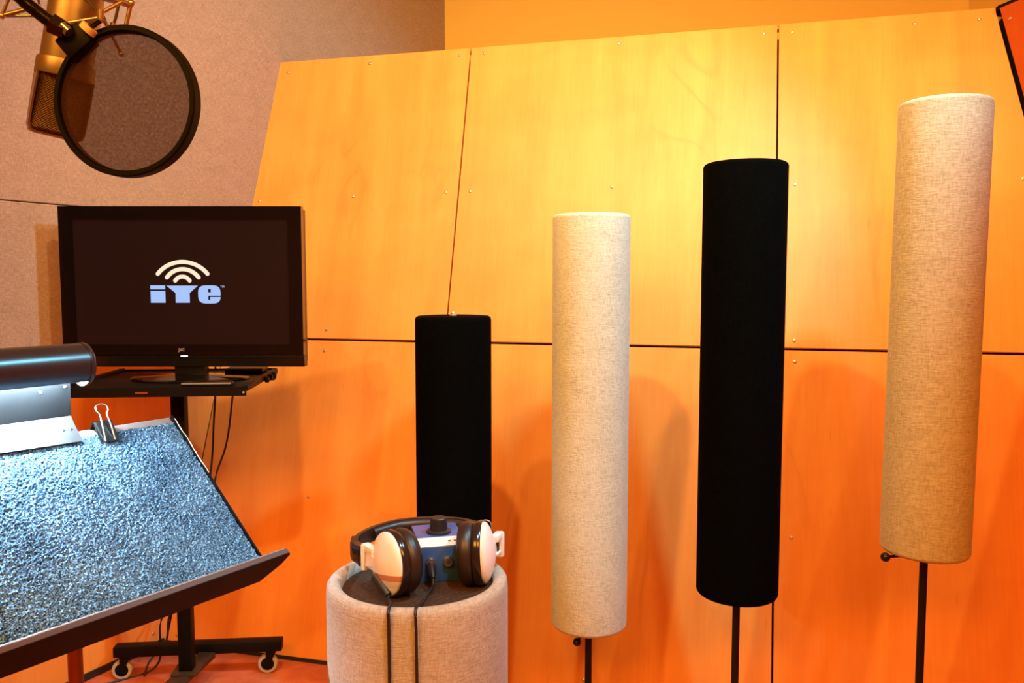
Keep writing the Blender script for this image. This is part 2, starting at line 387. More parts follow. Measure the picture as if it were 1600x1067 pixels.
# wide trap that carries the headphones
BX, BY, BZ = -0.155, 1.317, 0.915
bt = thing('acoustic_tube_trap', 'wide linen covered tube used as a table for the headphones', 'bass trap', (BX, BY, 0), group='tube traps in front of the wooden wall')
R_ = 0.148; pr = [(0, 0), (R_-0.01, 0), (R_, 0.01)] + [(R_, 0.01 + 0.885*i/10) for i in range(1, 11)]
for i in range(1, 9):
    a = (PI)*i/8; pr.append((R_ - 0.0125 + 0.0125*math.cos(a), 0.9025 + 0.0125*math.sin(a)))
pr.append((R_ - 0.024, 0.885)); pr.append((0, 0.885))
obj('fabric_cover', lathe(pr, 96), M['linen_wide'], bt, 50)
m = mat('dark brown felt', (0.040, 0.022, 0.013), 0.85, spec=0.2); k = NT(m); tc = k.n('ShaderNodeTexCoord'); nz = k.noise(tc.outputs['Object'], 160, 4, 0.7)
k.col(k.ramp(nz, [(0.3, (0.020, 0.011, 0.007)), (0.7, (0.075, 0.040, 0.022))])); k.bump(nz, 0.3, 0.001); M['felt'] = m
obj('top_disc', lathe([(0, 0.8995), (0.1225, 0.8995), (0.1238, 0.890), (0, 0.890)], 72), M['felt'], bt, 40)
DZ = 0.8995

# ------------------------------------------------------------------ volume box between the earcups
M['blue_box'] = mat('blue painted metal', (0.030, 0.095, 0.30), 0.36); M['blue_top'] = M['blue_box']
M['label'] = mat('white label strip', (0.80, 0.74, 0.66), 0.5); M['rubber'] = mat('black rubber', (0.014, 0.012, 0.011), 0.45)
M['brass'] = mat('nickel jack', (0.75, 0.55, 0.38), 0.25, 1.0); M['print'] = mat('dark print', (0.03, 0.03, 0.04), 0.6)
bxr = thing('volume_box', 'blue headphone volume box with a black knob between the earcups', 'electronics', (-0.128, 1.372, DZ), math.radians(14))
hw, hd, hh = 0.039, 0.044, 0.072
b = bmesh.new(); prof = [(-hd, 0.0), (hd, 0.0), (hd, hh), (-hd+0.014, hh), (-hd, hh-0.013)]
lo = [b.verts.new((-hw, y, z)) for y, z in prof]; hi = [b.verts.new((hw, y, z)) for y, z in prof]
b.faces.new(lo); b.faces.new(hi[::-1])
for i in range(5): b.faces.new((lo[i], lo[(i+1) % 5], hi[(i+1) % 5], hi[i]))
bmesh.ops.bevel(b, geom=b.edges[:], offset=0.0012, segments=2, affect='EDGES', profile=0.5)
body = obj('case', b, M['blue_box'], bxr, 30)
sl = math.atan2(0.013, 0.014); MS = T(0, -hd+0.007, hh-0.0065) @ Matrix.Rotation(sl, 4, 'X')
strip = obj('label_strip', box(-hw+0.001, hw-0.001, -0.0085, 0.0085, 0.0002, 0.0012), M['label'], bxr, None, MS)
for xx in (0.012, 0.022, 0.032): obj('print_mark', box(xx, xx+0.005, -0.001, 0.0012, 0.0012, 0.0015), M['print'], strip, None, MS)
kn = obj('knob', lathe([(0, hh), (0.021, hh), (0.021, hh+0.003), (0.0165, hh+0.0055), (0.0150, hh+0.0055), (0.0138, hh+0.024), (0.0125, hh+0.0255), (0, hh+0.0255)], 40), M['rubber'], bxr, 35, T(0.002, -0.004, 0))
for xx in (-0.018, 0.011):
    j = obj('jack', lathe([(0.0035, -0.002), (0.0035, 0.006), (0.0075, 0.006), (0.0085, 0.003), (0.0085, -0.002)], 24), M['brass'], bxr, 40, T(xx, -hd, 0.034) @ Matrix.Rotation(PI/2, 4, 'X'))
plug = obj('plug', lathe([(0, 0.003), (0.0065, 0.003), (0.0075, 0.010), (0.0065, 0.024), (0.0035, 0.034), (0, 0.034)], 20), M['rubber'], bxr, 40, T(-0.018, -hd, 0.034) @ Matrix.Rotation(math.radians(118), 4, 'X'))
bxM = Matrix.Translation((-0.128, 1.372, DZ)) @ Matrix.Rotation(math.radians(14), 4, 'Z')
p0 = bxM @ V((-0.018, -hd-0.0285, 0.0175))
cb_ = obj('audio_cable', cable([p0, p0 + V((0.000, -0.010, -0.010)), (p0.x-0.004, 1.250, DZ+0.010), (-0.142, 1.205, DZ+0.0045), (-0.141, 1.175, 0.9195), (-0.1405, 1.160, 0.912), (-0.140, 1.1625, 0.87), (-0.138, 1.1625, 0.60), (-0.134, 1.160, 0.25), (-0.12, 1.12, 0.01)], 0.0024, 8), M['rubber'], None, 60)
tag(cb_, 'thin black cable from the blue box, right of two over the linen tube', 'cable', 'cables hanging over the wide linen tube')

# ------------------------------------------------------------------ headphones
M['white_plastic'] = mat('cream white plastic', (0.80, 0.80, 0.74), 0.35); M['tan'] = mat('tan stripe', (0.48, 0.22, 0.10), 0.4); M['greystripe'] = mat('light grey stripe', (0.55, 0.55, 0.58), 0.35)
M['leather'] = mat('black leatherette', (0.020, 0.013, 0.010), 0.40); M['gloss'] = mat('glossy dark plastic', (0.018, 0.012, 0.010), 0.18)
hp = thing('headphones', 'cream and black studio headphones lying on the wide linen tube', 'headphones', (BX, BY, DZ))
W2L = T(-BX, -BY, -DZ)
m = mat('cream plastic with stripes', (0.80, 0.80, 0.74), 0.35); k = NT(m); tc = k.n('ShaderNodeTexCoord'); sp = k.n('ShaderNodeSeparateXYZ'); k.l(tc.outputs['Object'], sp.inputs[0])
yy_ = k.math('ADD', k.math('ADD', sp.outputs[1], k.math('MULTIPLY', sp.outputs[0], -0.12)), 0.05)
rmp = k.n('ShaderNodeValToRGB'); k.l(k.math('MULTIPLY', yy_, 10.0), rmp.inputs[0]); rmp.color_ramp.interpolation = 'CONSTANT'
els = rmp.color_ramp.elements
while len(els) < 5: els.new(0.5)
for el, (p_, c_) in zip(els, ((0.0, (0.80, 0.80, 0.74)), (0.20, (0.62, 0.60, 0.60)), (0.30, (0.48, 0.20, 0.09)), (0.385, (0.80, 0.80, 0.74)), (0.9, (0.80, 0.80, 0.74)))): el.position = p_; el.color = (*c_, 1)
k.col(rmp.outputs['Color']); M['striped'] = m
CR = 1.12
def cup(c, nrm, stripes):
    F_ = W2L @ frame_to(c, nrm)           # local z points outward
    S = Matrix.Diagonal((0.92*CR, CR, CR, 1.0))
    cu = obj('earcup', lathe([(0, 0.0), (0.043, 0.0), (0.0445, 0.004), (0.0445, 0.009), (0.0425, 0.0115)] + [(0.0425 - 0.0425*t, 0.0115 + 0.012*math.sin(t*PI/2)**0.8) for t in (0.12, 0.3, 0.5, 0.75, 1.0)], 48), M['striped'] if stripes else M['white_plastic'], hp, 30)
    cu.matrix_local = F_ @ S
    obj('rim', lathe([(0.0455, -0.006), (0.0470, -0.003), (0.0470, 0.004), (0.0455, 0.006), (0.040, 0.006), (0.040, -0.006)], 48), M['gloss'], cu, 40)
    nP = 64; path = [V((0.036*math.cos(2*PI*i/nP), 0.036*math.sin(2*PI*i/nP), -0.017)) for i in range(nP)]
    obj('cushion', sweep(path, circ(0.0112, 12, 1.15), closed=True), M['leather'], cu, 60)
    obj('inner_cloth', lathe([(0, -0.010), (0.028, -0.010), (0.028, -0.012), (0, -0.012)], 32), M['leather'], cu)
    # wedge-shaped rib that stands proud of the shell towards the hinge
    obj('hinge_plate', prism([(-0.004, 0.0), (0.004, 0.0), (0.013, 0.038), (-0.013, 0.038)], 0.008, 0.0215, 0.0015), M['white_plastic'], cu, None, Matrix.Rotation(PI/2 if stripes else -PI/2, 4, 'Z') @ T(0, 0.004, 0))
    return cu, F_
cl = V((-0.190, 1.268, DZ + 0.0535)); nL = V((-0.80, -0.60, 0.04)).normalized()
cr = V((-0.053, 1.318, DZ + 0.0535)); nR = V((0.99, -0.09, 0.05)).normalized()
cupL, FL = cup(cl, nL, True); cupR, FR = cup(cr, nR, False)
# yokes: C-shaped brackets outside the cups
def yoke(c, nrm, back_dir, length):
    s = back_dir.normalized(); upz = V((0, 0, 1)); o = c + nrm*0.014 + s*0.036
    F_ = W2L @ axes(o, s, nrm, upz)
    y = obj('yoke', box(-0.012, length, -0.004, 0.010, 0.008, 0.020, 0.002), M['white_plastic'], hp, 30, F_)
    obj('yoke_arm', box(length-0.010, length, -0.005, 0.012, -0.024, 0.019, 0.003), M['white_plastic'], y, 30, F_)
    obj('yoke_foot', box(-0.010, length-0.002, -0.003, 0.008, -0.016, -0.011, 0.001), M['white_plastic'], y, 30, F_)
    obj('pivot', box(0.0, length-0.012, -0.002, 0.006, -0.011, 0.008, 0.001), M['rubber'], y, 30, F_)
    return o + s*length
yl = yoke(cl, nL, V((-0.60, 0.80, 0)), 0.024)
yr = yoke(cr, nR, V((0.28, 0.96, 0)), 0.018)
def flat(w_, t_): return [(-t_, -w_), (t_, -w_), (t_*1.3, -w_*0.6), (t_*1.3, w_*0.6), (t_, w_), (-t_, w_), (-t_*1.3, w_*0.6), (-t_*1.3, -w_*0.6)]
band = [(-0.236, 1.315, DZ+0.046), (-0.262, 1.340, DZ+0.050), (-0.264, 1.372, DZ+0.053), (-0.244, 1.415, DZ+0.055), (-0.205, 1.450, DZ+0.057), (-0.150, 1.462, DZ+0.058), (-0.095, 1.455, DZ+0.058), (-0.055, 1.425, DZ+0.057), (-0.036, 1.390, DZ+0.053), (-0.034, 1.358, DZ+0.048)]
hb = obj('headband', sweep(smooth_path(band, 8), flat(0.0125, 0.0036)), M['leather'], hp, 50, W2L)
obj('padding', sweep(smooth_path([V(p) + V((0.002 if i < 5 else -0.002, -0.008, 0.001)) for i, p in enumerate(band[3:8], 3)], 6), circ(0.0062, 12, 1.6)), M['leather'], hb, 60, W2L)
obj('slider', sweep(smooth_path([(-0.240, 1.319, DZ+0.046), (-0.262, 1.340, DZ+0.049), (-0.266, 1.364, DZ+0.052)], 6), flat(0.0155, 0.006)), M['gloss'], hb, 40, W2L)
for q in ((-0.242, 1.321), (-0.247, 1.326)):
    obj('buckle', sweep([V((q[0], q[1], DZ+0.046)), V((q[0]-0.0022, q[1]+0.0022, DZ+0.046))], flat(0.0170, 0.0072)), M['gloss'], hb, None, W2L)
ring = sweep([V((-0.046 + 0.0105*math.cos(2*PI*i/28), 1.395, DZ+0.074 + 0.0105*math.sin(2*PI*i/28))) for i in range(28)], circ(0.0012, 8), closed=True, up=(0, 1, 0))
obj('cable_ring', ring, M['screw'], hp, 60, W2L)
bo = cl + nL*0.022 + V((0.006, -0.006, -0.040))
obj('cable_boot', rod(bo + V((-0.012, 0.012, 0.020)), bo + V((0.010, -0.012, -0.001)), 0.010, 14, 0.0055), M['rubber'], hp, 40, W2L)
e0 = bo + V((0.010, -0.012, -0.001))
hc = obj('audio_cable', cable([e0 + V((-0.001, 0.002, 0)), e0 + V((0.001, -0.008, -0.004)), (-0.1815, 1.192, 0.917), (-0.1805, 1.176, 0.9195), (-0.181, 1.163, 0.914), (-0.1805, 1.1655, 0.88), (-0.180, 1.166, 0.6), (-0.178, 1.160, 0.25), (-0.19, 1.12, 0.01)], 0.0026, 8), M['rubber'], None, 60)
tag(hc, 'thin black cable from the left earcup, left of two over the linen tube', 'cable', 'cables hanging over the wide linen tube')

# ------------------------------------------------------------------ television cart
M['cart'] = mat('black cart steel', (0.004, 0.003, 0.0028), 0.5, spec=0.15); M['tyre'] = mat('grey caster tyre', (0.42, 0.37, 0.30), 0.5)
M['worn'] = mat('worn brown steel', (0.035, 0.020, 0.012), 0.45)
ct = thing('television_cart', 'black steel rolling cart with a tray under the television', 'cart', (-1.09, 2.66, 0), math.radians(5.5))
tw, td0, td1, tz = 0.268, -0.235, 0.245, 1.078
tray = obj('tray', box(-tw, tw, td0, td1, tz-0.006, tz), M['cart'], ct)
b = bmesh.new()
for x0, x1, z0, z1 in ((-tw, -0.055, -0.026, 0.002), (-0.018, tw, -0.026, 0.002), (-0.055, -0.018, -0.026, -0.0165), (-0.055, -0.018, -0.0105, 0.002)):
    box(x0, x1, td0-0.004, td0, tz+z0, tz+z1, bm=b)
obj('front_lip', b, M['cart'], ct)
obj('rear_lip', box(-tw, tw, td1, td1+0.004, tz-0.02, tz+0.006), M['cart'], ct)
obj('side_rail', box(-tw-0.004, -tw+0.012, td0, td1, tz-0.02, tz+0.010), M['cart'], ct)
rr = obj('side_rail', box(tw-0.012, tw+0.004, td0, td1, tz-0.012, tz+0.004), M['cart'], ct)
obj('rail_bracket', box(tw-0.03, tw+0.004, td1-0.07, td1-0.03, tz-0.03, tz-0.008), M['cart'], rr)
for yy in (0.02, 0.08, 0.14):
    obj('thumb_screw', lathe([(0, 0), (0.009, 0), (0.011, 0.004), (0.011, 0.010), (0.009, 0.014), (0, 0.014)], 16), M['cart'], rr, 40, T(tw+0.004, yy, tz-0.008) @ Matrix.Rotation(PI/2, 4, 'Y'))
sr = obj('lip_screw', lathe([(0, 0.003), (0.003, 0.002), (0.004, 0)], 10), M['screw'], ct, None, T(tw-0.008, td0-0.004, tz-0.016) @ Matrix.Rotation(PI/2, 4, 'X'))
obj('mast', box(-0.022, 0.022, -0.022, 0.022, 0.098, tz-0.006, 0.003), M['cart'], ct, 30)
obj('mast_plate', box(-0.042, 0.046, -0.046, 0.040, 0.094, 0.100, 0.001), M['worn'], ct)
b = bmesh.new(); box(-0.028, 0.028, -0.36, 0.10, 0.040, 0.060, 0.002, bm=b)
mc = obj('base_channel', box(-0.029, 0.029, -0.36, 0.137, 0.074, 0.094, 0.002), M['worn'], ct, 30, Matrix.Rotation(math.radians(-13), 4, 'Z'))
b.free()
for yb in (0.155, -0.37):
    bmo = obj('base_beam', box(-0.29, 0.285, yb-0.022, yb+0.022, 0.084, 0.122, 0.003), M['cart'], ct, 30)
    for xx in (-0.255, 0.245):
        cs = obj('caster_fork', box(xx-0.017, xx+0.017, yb-0.017, yb+0.017, 0.072, 0.084, 0.003), M['cart'], ct, 30)
        for sy_ in (-1, 1):
            obj('fork_side', prism([(xx-0.016, 0.074), (xx+0.016, 0.074), (xx+0.004-0.012, 0.028), (xx-0.020, 0.028)], yb+sy_*0.0135-0.0015, yb+sy_*0.0135+0.0015) , M['cart'], cs, None, Matrix(((1,0,0,0),(0,0,1,0),(0,1,0,0),(0,0,0,1))))
        wc = T(xx-0.012, yb, 0.0345) @ Matrix.Rotation(PI/2, 4, 'X')
        wh = obj('wheel', lathe([(0.023, -0.010), (0.032, -0.010), (0.0345, -0.006), (0.0345, 0.006), (0.032, 0.010), (0.023, 0.010)], 36), M['tyre'], cs, 40, wc)
        obj('hub', lathe([(0, -0.0085), (0.0235, -0.0085), (0.0235, 0.0085), (0.006, 0.0085), (0.006, 0.0115), (0, 0.0115)], 28), M['cart'], wh, 40, wc)

# cables hanging from the tray
def px_pt(px, py, Y):
    P = math.radians(4.3); d = V((0, math.cos(P), -math.sin(P))) + V(((px-800)/1280, 0, 0)) - V((0, math.sin(P), math.cos(P)))*((py-533.5)/1280)
    return V((0, 0, 1.4)) + d*(Y/d.y)
def hang(pts, label):
    o = obj('power_cable', cable(pts, 0.0036, 8), M['rubber'], None, 60); tag(o, label, 'cable', 'cables behind the television cart'); return o
hang([V((-1.060, 2.912, 1.090)), V((-1.062, 2.922, 1.04)), px_pt(334, 660, 2.92), px_pt(331, 720, 2.91), px_pt(320, 800, 2.89), px_pt(290, 900, 2.87), px_pt(252, 968, 2.80), V((-1.275, 2.84, 0.02)), V((-1.42, 2.72, 0.006)), V((-1.56, 2.52, 0.005))], 'straighter black cable dropping from the television tray, nearer the mast')
hang([V((-1.000, 2.912, 1.090)), V((-1.000, 2.925, 1.04)), px_pt(359, 660, 2.92), px_pt(352, 700, 2.92), px_pt(337, 745, 2.91), px_pt(325, 820, 2.90), px_pt(285, 920, 2.88), px_pt(264, 965, 2.90), px_pt(260, 1000, 2.93), V((-1.33, 2.915, 0.006)), V((-1.30, 2.80, 0.005))], 'black cable curving away from the television tray, farther from the mast')

# ------------------------------------------------------------------ television
M['piano'] = mat('glossy black plastic', (0.003, 0.002, 0.002), 0.08, spec=0.5); M['matte_blk'] = mat('satin black plastic', (0.005, 0.004, 0.0035), 0.35, spec=0.35)
M['screen'] = mat('dark screen', (0.004, 0.003, 0.003), 0.12, spec=0.5, emit=(0.10, 0.024, 0.018), estr=0.06)  # faint red emission stands in for the room reflected in the glass
M['cream_lit'] = mat('lit cream pixels', (0.02, 0.02, 0.02), 0.3, emit=(1.0, 0.84, 0.62), estr=0.58)
M['blue_lit'] = mat('lit blue pixels', (0.02, 0.02, 0.02), 0.3, emit=(0.36, 0.56, 1.0), estr=0.57)
M['led'] = mat('white led', (0.1, 0.1, 0.1), 0.3, emit=(0.75, 0.8, 1.0), estr=3.0); M['silver'] = mat('silver print', (0.45, 0.42, 0.40), 0.35, 0.6)
TVX, TVY, TVZ = -1.055, 2.62, 1.078
tv = thing('television', 'black flat television showing a pale blue and cream logo', 'television', (TVX, TVY, TVZ))
S_ = 0.002025
def tx(px): return (px - 282.5)*S_
def tz_(py): return 1.633 - (py - 322)*S_ - TVZ
X0, X1, ZB, ZT = tx(92), tx(473), tz_(575), tz_(322)
sx0, sx1, sz0, sz1 = tx(113), tx(451.5), tz_(539), tz_(342)
b = bmesh.new()
box(X0, sx0, -0.0, 0.03, tz_(556), ZT, bm=b); box(sx1, X1, 0.0, 0.03, tz_(556), ZT, bm=b); box(sx0, sx1, 0.0, 0.03, sz1, ZT, bm=b); box(sx0, sx1, 0.0, 0.03, tz_(556), sz0, bm=b)
bz = obj('bezel', b, M['piano'], tv)
obj('speaker_strip', prism([(0.004, tz_(557)), (0.012, ZB), (0.05, ZB), (0.05, tz_(557))], X0, X1, 0.0015), M['matte_blk'], tv, None, Matrix(((0,0,1,0),(1,0,0,0),(0,1,0,0),(0,0,0,1))))
obj('rear_housing', prism([(X0+0.004, ZB+0.01), (X1-0.004, ZB+0.01), (X1-0.004, ZT-0.004), (X0+0.004, ZT-0.004)], 0.028, 0.075, 0.006), M['matte_blk'], tv, None, Matrix(((1,0,0,0),(0,0,1,0),(0,1,0,0),(0,0,0,1))))
scr = obj('screen', box(sx0, sx1, 0.006, 0.012, sz0, sz1), M['screen'], tv)
obj('status_light', lathe([(0, 0.0025), (0.006, 0.002), (0.0115, 0.0)], 20), M['led'], tv, 60, T(tx(283.5), 0.001, tz_(557.5)) @ Matrix.Rotation(PI/2, 4, 'X') @ Matrix.Diagonal((1, 0.22, 1, 1)))
XZ = Matrix(((1,0,0,0),(0,0,-1,0),(0,1,0,0),(0,0,0,1)))     # x, y(up) -> x, z facing -y
text_mesh('brand_letters', 'JVC', 0.0125, M['silver'], bz, T(tx(280), -0.0003, tz_(549.5)) @ XZ, 0.0003, 0.0004)
# logo
def lx(zx): return tx(220 + zx/10.667)
def lz(zy): return tz_(390 + zy/10.667)
LY = 0.0053; THK = 0.0006
def logo_poly(name, pts, mm):
    b = prism([(lx(x), lz(y)) for x, y in pts], 0, THK)
    return obj(name, b, mm, scr, None, T(0, LY + THK, 0) @ XZ)
logo_poly('logo_letter', [(130, 592), (380, 592), (380, 660), (130, 660)], M['blue_lit'])
logo_poly('logo_letter', [(133, 686), (380, 686), (380, 886), (133, 886)], M['blue_lit'])
logo_poly('logo_letter', [(403, 598), (932, 598), (790, 722), (790, 886), (553, 886), (553, 722)], M['blue_lit'])
def superell(cx, cy, a, bb_, n, t0, t1, k_):
    out = []
    for i in range(k_ + 1):
        t = t0 + (t1 - t0)*i/k_; c_, s_ = math.cos(t), math.sin(t)
        out.append((cx + a*math.copysign(abs(c_)**(2/n), c_), cy + bb_*math.copysign(abs(s_)**(2/n), s_)))
    return out
# letter e: outer outline with the slit, and the eye as a hole
outer = superell(1122, 746, 188, 154, 3.4, 0.10, 2*PI - 0.0, 60)
outer = [p for p in outer if not (p[0] > 1290 and 764 < p[1] < 792)]
i_top = next(i for i in range(len(outer)))
outl = [(1310, 790)] + [p for p in outer if p[1] > 792 and p[0] > 1122] + [p for p in outer if not (p[1] > 792 and p[0] > 1122) and not (p[1] < 764 and p[0] > 1122)] + [p for p in outer if p[1] < 764 and p[0] > 1122] + [(1310, 768), (1102, 768), (1102, 842), (1134, 842), (1134, 790)]
b = bmesh.new()
def loop(pts):
    v_ = [b.verts.new((lx(x), lz(y), 0)) for x, y in pts]; return [b.edges.new((v_[i], v_[(i+1) % len(v_)])) for i in range(len(v_))]
es = loop(outl) + loop([(1102, 655), (1148, 655), (1148, 712), (1102, 712)])
bmesh.ops.triangle_fill(b, use_beauty=True, use_dissolve=False, edges=es)
ex = bmesh.ops.extrude_face_region(b, geom=b.faces[:]); bmesh.ops.translate(b, verts=[g for g in ex['geom'] if isinstance(g, bmesh.types.BMVert)], vec=(0, 0, THK))
obj('logo_letter', b, M['blue_lit'], scr, None, T(0, LY + THK, 0) @ XZ)
for half, peak, endy, cxm in ((418, 200, 400, 682), (267, 322, 461, 682), (121, 447, 515, 675)):
    sg = endy - peak; Rr = (half*half + sg*sg)/(2*sg); th = math.asin(half/Rr); wdt = 34
    cyc = peak + Rr; pts = []
    for i in range(25): a = -th + 2*th*i/24; pts.append((cxm + (Rr+wdt)*math.sin(a), cyc - (Rr+wdt)*math.cos(a)))
    for i in range(1, 8): q = i*PI/8; a = th; c_ = (cxm + Rr*math.sin(a), cyc - Rr*math.cos(a)); pts.append((c_[0] + wdt*math.sin(a + q), c_[1] - wdt*math.cos(a + q)))
    for i in range(25): a = th - 2*th*i/24; pts.append((cxm + (Rr-wdt)*math.sin(a), cyc - (Rr-wdt)*math.cos(a)))
    for i in range(1, 8): q = i*PI/8; a = -th; c_ = (cxm + Rr*math.sin(a), cyc - Rr*math.cos(a)); pts.append((c_[0] + wdt*math.sin(a + PI + q), c_[1] - wdt*math.cos(a + PI + q)))
    logo_poly('logo_arc', pts, M['cream_lit'])
text_mesh('logo_mark', 'TM', 0.0095, M['blue_lit'], scr, T(lx(1345), LY, lz(632)) @ XZ, 0.0003)
obj('neck', box(tx(263), tx(312), 0.02, 0.06, 0.012, ZB+0.02, 0.004), M['matte_blk'], tv, 30)
obj('stand_base', lathe([(0, 0), (0.185, 0), (0.19, 0.004), (0.185, 0.008), (0.05, 0.014), (0, 0.014)], 48), M['piano'], tv, 40, T(tx(287), 0.03, 0.0) @ Matrix.Diagonal((1, 0.62, 1, 1)))

# flat player and remote control on the tray
pl = thing('remote_control', 'slim silver-edged remote lying at the front of the tray', 'remote control', (-0.925, 2.475, tz), math.radians(4))
obj('case', box(-0.075, 0.075, -0.018, 0.018, 0.0, 0.014, 0.004), M['matte_blk'], pl, 30); obj('edge_trim', box(-0.073, 0.073, -0.0195, -0.017, 0.008, 0.012), M['silver'], pl)
pl = thing('media_player', 'flat black player box at the right side of the tray', 'electronics', (-0.915, 2.785, tz), math.radians(5))
obj('case', box(-0.065, 0.06, 0.0, 0.10, 0.003, 0.020, 0.002), M['matte_blk'], pl, 30)
for xx in (-0.045, 0.05):
    for yy in (0.012, 0.088): obj('foot', lathe([(0, 0), (0.006, 0), (0.006, 0.004), (0, 0.004)], 10), M['rubber'], pl, None, T(xx, yy, 0))

# ------------------------------------------------------------------ music stand with carpeted desk
g_, a_ = math.radians(34), math.radians(42)
DU = V((math.sin(g_), math.cos(g_), 0)); HN = V((-math.cos(g_), math.sin(g_), 0))
DS = HN*math.cos(a_) + V((0, 0, math.sin(a_))); DN = V((0.5547, -0.3742, 0.7431)).normalized()
BR = V((-0.442, 1.40, 0.919)); PX, PY = -0.716, 1.300
ms = thing('music_stand', 'black music stand with lamp-blued charcoal carpet on its tilted desk', 'music stand', (PX, PY, 0))
D2L = T(-PX, -PY, 0) @ axes(BR, DU, DS, DN)        # local x along the desk, y up the slope, z out of its face
DWID = 0.59
M['stand'] = mat('black stand enamel', (0.0025, 0.002, 0.002), 0.5, spec=0.12); M['stand_grey'] = mat('grey worn enamel', (0.16, 0.14, 0.13), 0.4)
desk = obj('desk', box(-DWID, 0.0, -0.032, 0.335, -0.008, -0.005), M['stand_grey'], ms, None, D2L)
obj('edge_flange', prism([(-DWID-0.004, -0.03), (-DWID, -0.03), (-DWID, 0.33), (-DWID-0.004, 0.33)], -0.012, 0.004), M['stand'], desk, None, D2L)
obj('edge_flange', box(0.0, 0.003, -0.03, 0.333, -0.012, 0.003), M['stand'], desk, None, D2L)
# frayed pale edging along the upper right edge of the mat
b = bmesh.new(); pth = [V((0.0025 + random.uniform(-0.0008, 0.0012), 0.19 + 0.135*i/16, 0.002 + random.uniform(0, 0.001))) for i in range(17)]
sweep(pth, circ(0.0011, 6), bm=b); obj('frayed_edge', b, mat('pale fraying', (0.70, 0.66, 0.60), 0.9), desk, None, D2L)
# the carpet mat: looped pile as real relief
nu, ns = 430, 260
hgt = rng.random((ns, nu)); 
hgt = (hgt + np.roll(hgt, 1, 1) + 0.6*np.roll(hgt, 1, 0) + 0.5*np.roll(np.roll(hgt, 1, 0), 1, 1))/3.1
hgt = (hgt - hgt.mean())*0.0062
U_, S2 = np.meshgrid(np.linspace(-DWID+0.004, -0.002, nu), np.linspace(-0.030, 0.318, ns))
co = np.stack([U_ + (rng.random(U_.shape)-0.5)*0.0008, S2 + (rng.random(U_.shape)-0.5)*0.0008, hgt], -1).reshape(-1, 3)
idx = np.arange(nu*ns).reshape(ns, nu); fc = np.stack([idx[:-1, :-1], idx[:-1, 1:], idx[1:, 1:], idx[1:, :-1]], -1).reshape(-1, 4)
me = bpy.data.meshes.new('carpet_mat'); me.from_pydata(co.tolist(), [], fc.tolist()); me.transform(D2L); me.update()
for p in me.polygons: p.use_smooth = True
m = mat('lamp-blued charcoal carpet', (0.20, 0.22, 0.25), 0.95, spec=0.05); k = NT(m); tc = k.n('ShaderNodeTexCoord')
nz = k.noise(tc.outputs['Object'], 420, 3, 0.65); nb_ = k.noise(tc.outputs['Object'], 12, 2)
k.col(k.ramp(k.math('ADD', k.math('MULTIPLY', nz, 0.85), k.math('MULTIPLY', nb_, 0.15)), [(0.38, (0.003, 0.010, 0.024)), (0.5, (0.048, 0.115, 0.205)), (0.63, (0.24, 0.46, 0.64))])); k.bump(nz, 0.6, 0.003)  # the blue puts the cool lamp light into the charcoal pile
cm = link('carpet_mat', me, m, desk); cm['label'] = 'charcoal looped carpet covering the desk, lamp blue in its colour'
# ledge: trough below the desk with an upturned lip; chamfered right end
LB, LF = -0.030, 0.043
b = bmesh.new(); pf = [(-DWID-0.03, -0.027), (-0.006, -0.027), (0.020, 0.010), (0.026, LF-0.006), (0.022, LF), (-DWID-0.03, LF)]
prism([(x, y) for x, y in pf], LB-0.004, LB, 0.0, b)
ld = obj('ledge', b, M['stand'], ms, None, D2L @ Matrix(((1,0,0,0),(0,0,1,0),(0,1,0,0),(0,0,0,1))))
obj('ledge_lip', box(-DWID-0.03, 0.022, LB-0.003, LB+0.0065, LF-0.003, LF+0.0005, 0.001), mat('lit lip enamel', (0.075, 0.045, 0.033), 0.38), ld, None, D2L)  # lighter brown than the ledge, for the light the lip catches
obj('ledge_bead', sweep([V((-DWID-0.03, LB+0.008, LF-0.004)), V((0.018, LB+0.008, LF-0.004))], circ(0.0022, 8)), mat('steel bead', (0.30, 0.25, 0.22), 0.3, 0.5), ld, 60, D2L)
# pole, tilt bracket, tripod
M['brown_steel'] = mat('brown steel tube', (0.30, 0.13, 0.06), 0.28, 0.75)
ctr = T(-PX, -PY, 0) @ V((BR + DU*(-0.29) + DS*0.14 - DN*0.012))
obj('pole', lathe([(0, 0.05), (0.0115, 0.05), (0.0115, 0.93), (0, 0.93)], 24), M['brown_steel'], ms, 40)
obj('inner_pole', lathe([(0, 0.9), (0.009, 0.9), (0.009, 0.97), (0, 0.97)], 20), M['stand'], ms, 40)
obj('tilt_bracket', rod((0, 0, 0.955), (ctr[0], ctr[1], ctr[2]), 0.014, 16), M['stand'], ms, 40)
for k_ in range(3):
    a = 2*PI*k_/3 + 0.6; e = (0.28*math.cos(a), 0.28*math.sin(a), 0.011)
    obj('leg', rod((0.008*math.cos(a), 0.008*math.sin(a), 0.16), e, 0.009, 14), M['stand'], ms, 40)

